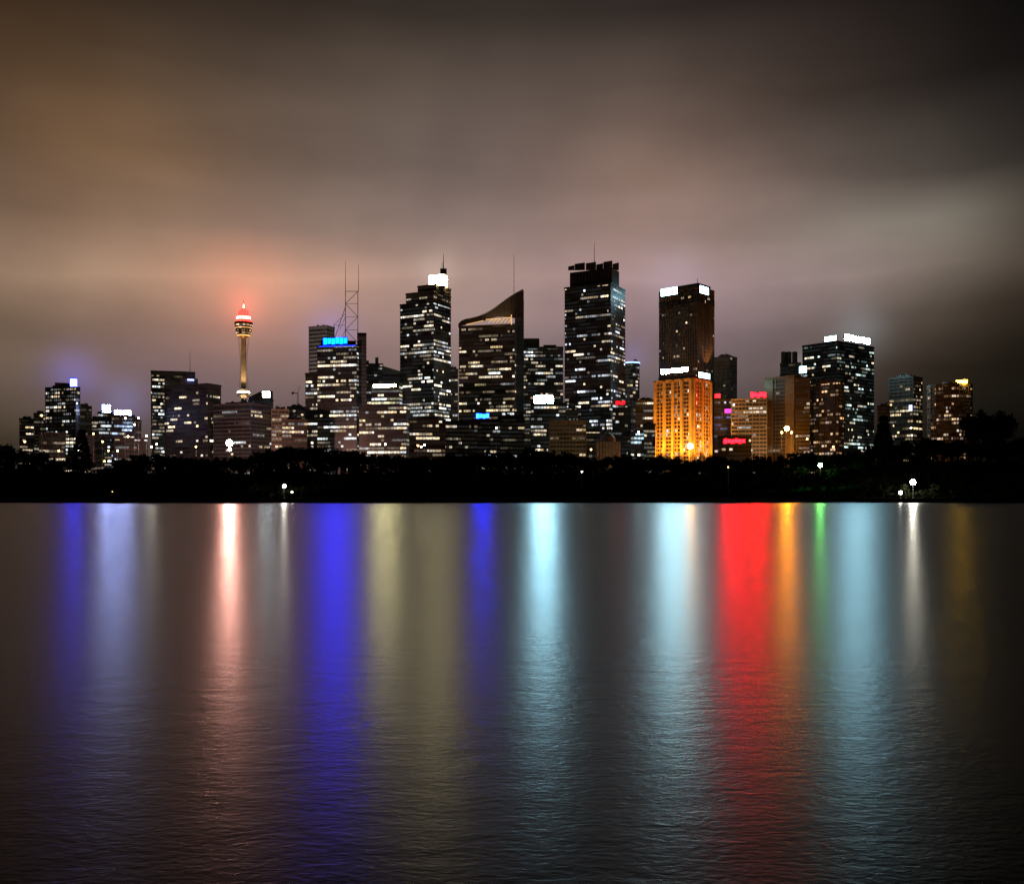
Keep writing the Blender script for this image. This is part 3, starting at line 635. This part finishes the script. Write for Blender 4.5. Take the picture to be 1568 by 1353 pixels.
ROWS={-330:[(10,8,7)]*9,
-120:[(20,14,11),(26,20,16),(30,24,20),(34,28,25),(36,30,27),(28,24,22),(19,16,15),(11,10,9),(6,5,5)],
0:[(26,19,13),(38,29,23),(45,37,31),(52,44,38),(56,48,43),(46,39,35),(36,29,27),(20,17,16),(10,9,9)],
130:[(74,54,37),(76,59,44),(78,64,54),(84,72,63),(88,76,69),(82,69,62),(62,51,45),(36,31,28),(17,15,14)],
260:[(90,69,52),(136,104,75),(110,90,78),(114,98,89),(112,98,93),(144,116,103),(106,92,86),(78,71,64),(38,33,30)],
345:[(106,84,68),(148,118,95),(142,118,104),(146,124,114),(142,122,116),(160,131,121),(130,115,108),(130,124,112),(56,48,41)],
425:[(142,117,97),(178,145,121),(210,156,130),(186,155,142),(168,142,135),(182,149,150),(160,138,138),(132,120,109),(64,54,45)],
500:[(116,96,77),(128,104,92),(164,125,113),(148,123,118),(138,117,116),(140,118,125),(122,105,106),(92,81,69),(44,36,28)],
580:[(108,91,70),(122,102,112),(122,100,96),(115,97,96),(112,94,95),(108,93,96),(90,78,73),(48,40,31),(24,20,15)],
680:[(56,46,30),(76,64,60),(76,64,58),(74,62,58),(72,60,58),(70,60,58),(56,48,43),(22,19,14),(8,8,6)]}
A0,A1=-.62,.62
fa=M(nt,'MULTIPLY_ADD',az,1/(A1-A0),-A0/(A1-A0),clamp=True)
prev=None;pe=None
for py in sorted(ROWS,reverse=True):
    cr=nt.nodes.new('ShaderNodeValToRGB'); cr.color_ramp.interpolation='B_SPLINE'; E=cr.color_ramp.elements
    for j,cx_ in enumerate(COLS):
        pos=(math.atan(K(cx_))-A0)/(A1-A0)
        if j==0: E[0].position=pos; el_=E[0]
        elif j==len(COLS)-1: el_=E[len(E)-1]; el_.position=pos
        else: el_=E.new(pos)
        el_.color=(*L3(*ROWS[py][j]),1)
    nt.links.new(fa,cr.inputs[0]); te=math.atan((HY-py)/F*.96)
    if prev is None: prev=cr.outputs[0]
    else:
        mr=nt.nodes.new('ShaderNodeMapRange'); mr.interpolation_type='SMOOTHSTEP' if py<0 else 'LINEAR'; mr.inputs[1].default_value=pe; mr.inputs[2].default_value=te
        nt.links.new(el,mr.inputs[0]); mx=nt.nodes.new('ShaderNodeMix'); mx.data_type='RGBA'
        nt.links.new(mr.outputs[0],mx.inputs[0]); nt.links.new(prev,mx.inputs[6]); nt.links.new(cr.outputs[0],mx.inputs[7]); prev=mx.outputs[2]
    pe=te
fade=nt.nodes.new('ShaderNodeMapRange'); fade.interpolation_type='SMOOTHSTEP'; fade.inputs[1].default_value=.65; fade.inputs[2].default_value=1.5; fade.inputs[3].default_value=1; fade.inputs[4].default_value=.12
nt.links.new(M(nt,'ABSOLUTE',az),fade.inputs[0]); col=VM('SCALE',prev,None,fade.outputs[0])
n1=nz(3.0,(1,1,3.0),5,.35); n2=nz(9.0,(.6,.6,3.0),3,-.2); n3=nz(5.0,(1.6,1,1.1),4,.9)
f1=M(nt,'MULTIPLY_ADD',n1.outputs['Fac'],.55,.74); f2=M(nt,'MULTIPLY_ADD',n2.outputs['Fac'],.3,.85); f3=M(nt,'MULTIPLY_ADD',n3.outputs['Fac'],.5,.75)
col=VM('SCALE',col,None,M(nt,'MULTIPLY',M(nt,'MULTIPLY',f1,f2),f3))
def dirv(px,py): v=Vector((K(px),1,(HY-py)/F)).normalized(); return tuple(v)
G=tc.outputs['Generated']
for (px,py,sg,c) in((373,445,48,(.2,.05,.02)),(373,468,18,(.35,.05,.03)),(112,572,22,(.03,.03,.2)),(510,508,24,(.02,.03,.2)),(1035,425,32,(.06,.06,.09)),(1315,507,24,(.07,.09,.1)),(670,415,20,(.1,.09,.07)),(970,545,14,(.03,.03,.1)),(190,615,20,(.04,.05,.14)),(1229,560,14,(.09,.1,.1))):  # halos around signs and tower, painted into the sky colour
    k=1/(sg/F)**2; wt=M(nt,'EXPONENT',M(nt,'MULTIPLY_ADD',VM('DOT_PRODUCT',VM('NORMALIZE',G),dirv(px,py)),k,-k))
    col=VM('ADD',col,VM('SCALE',c,None,wt))
sky=nt.nodes.new('ShaderNodeTexSky'); sky.sky_type='NISHITA'; sky.sun_disc=False; sky.sun_elevation=math.radians(-8); sky.sun_rotation=math.radians(20)
col=VM('ADD',col,VM('SCALE',sky.outputs[0],None,.01))
nt.links.new(col,bg.inputs[0]); bg.inputs[1].default_value=1.0; nt.links.new(bg.outputs[0],out.inputs[0])

# ------------------------------------------------------------------ camera
cam=bpy.data.cameras.new('camera'); cam.sensor_width=36; cam.lens=36*F/1568; cam.shift_y=(HY-676.5)/1568; cam.clip_end=30000; cam.clip_start=.5
o=bpy.data.objects.new('camera',cam); sc.collection.objects.link(o); o.location=(0,0,CH); o.rotation_euler=(math.radians(90),0,0); sc.camera=o
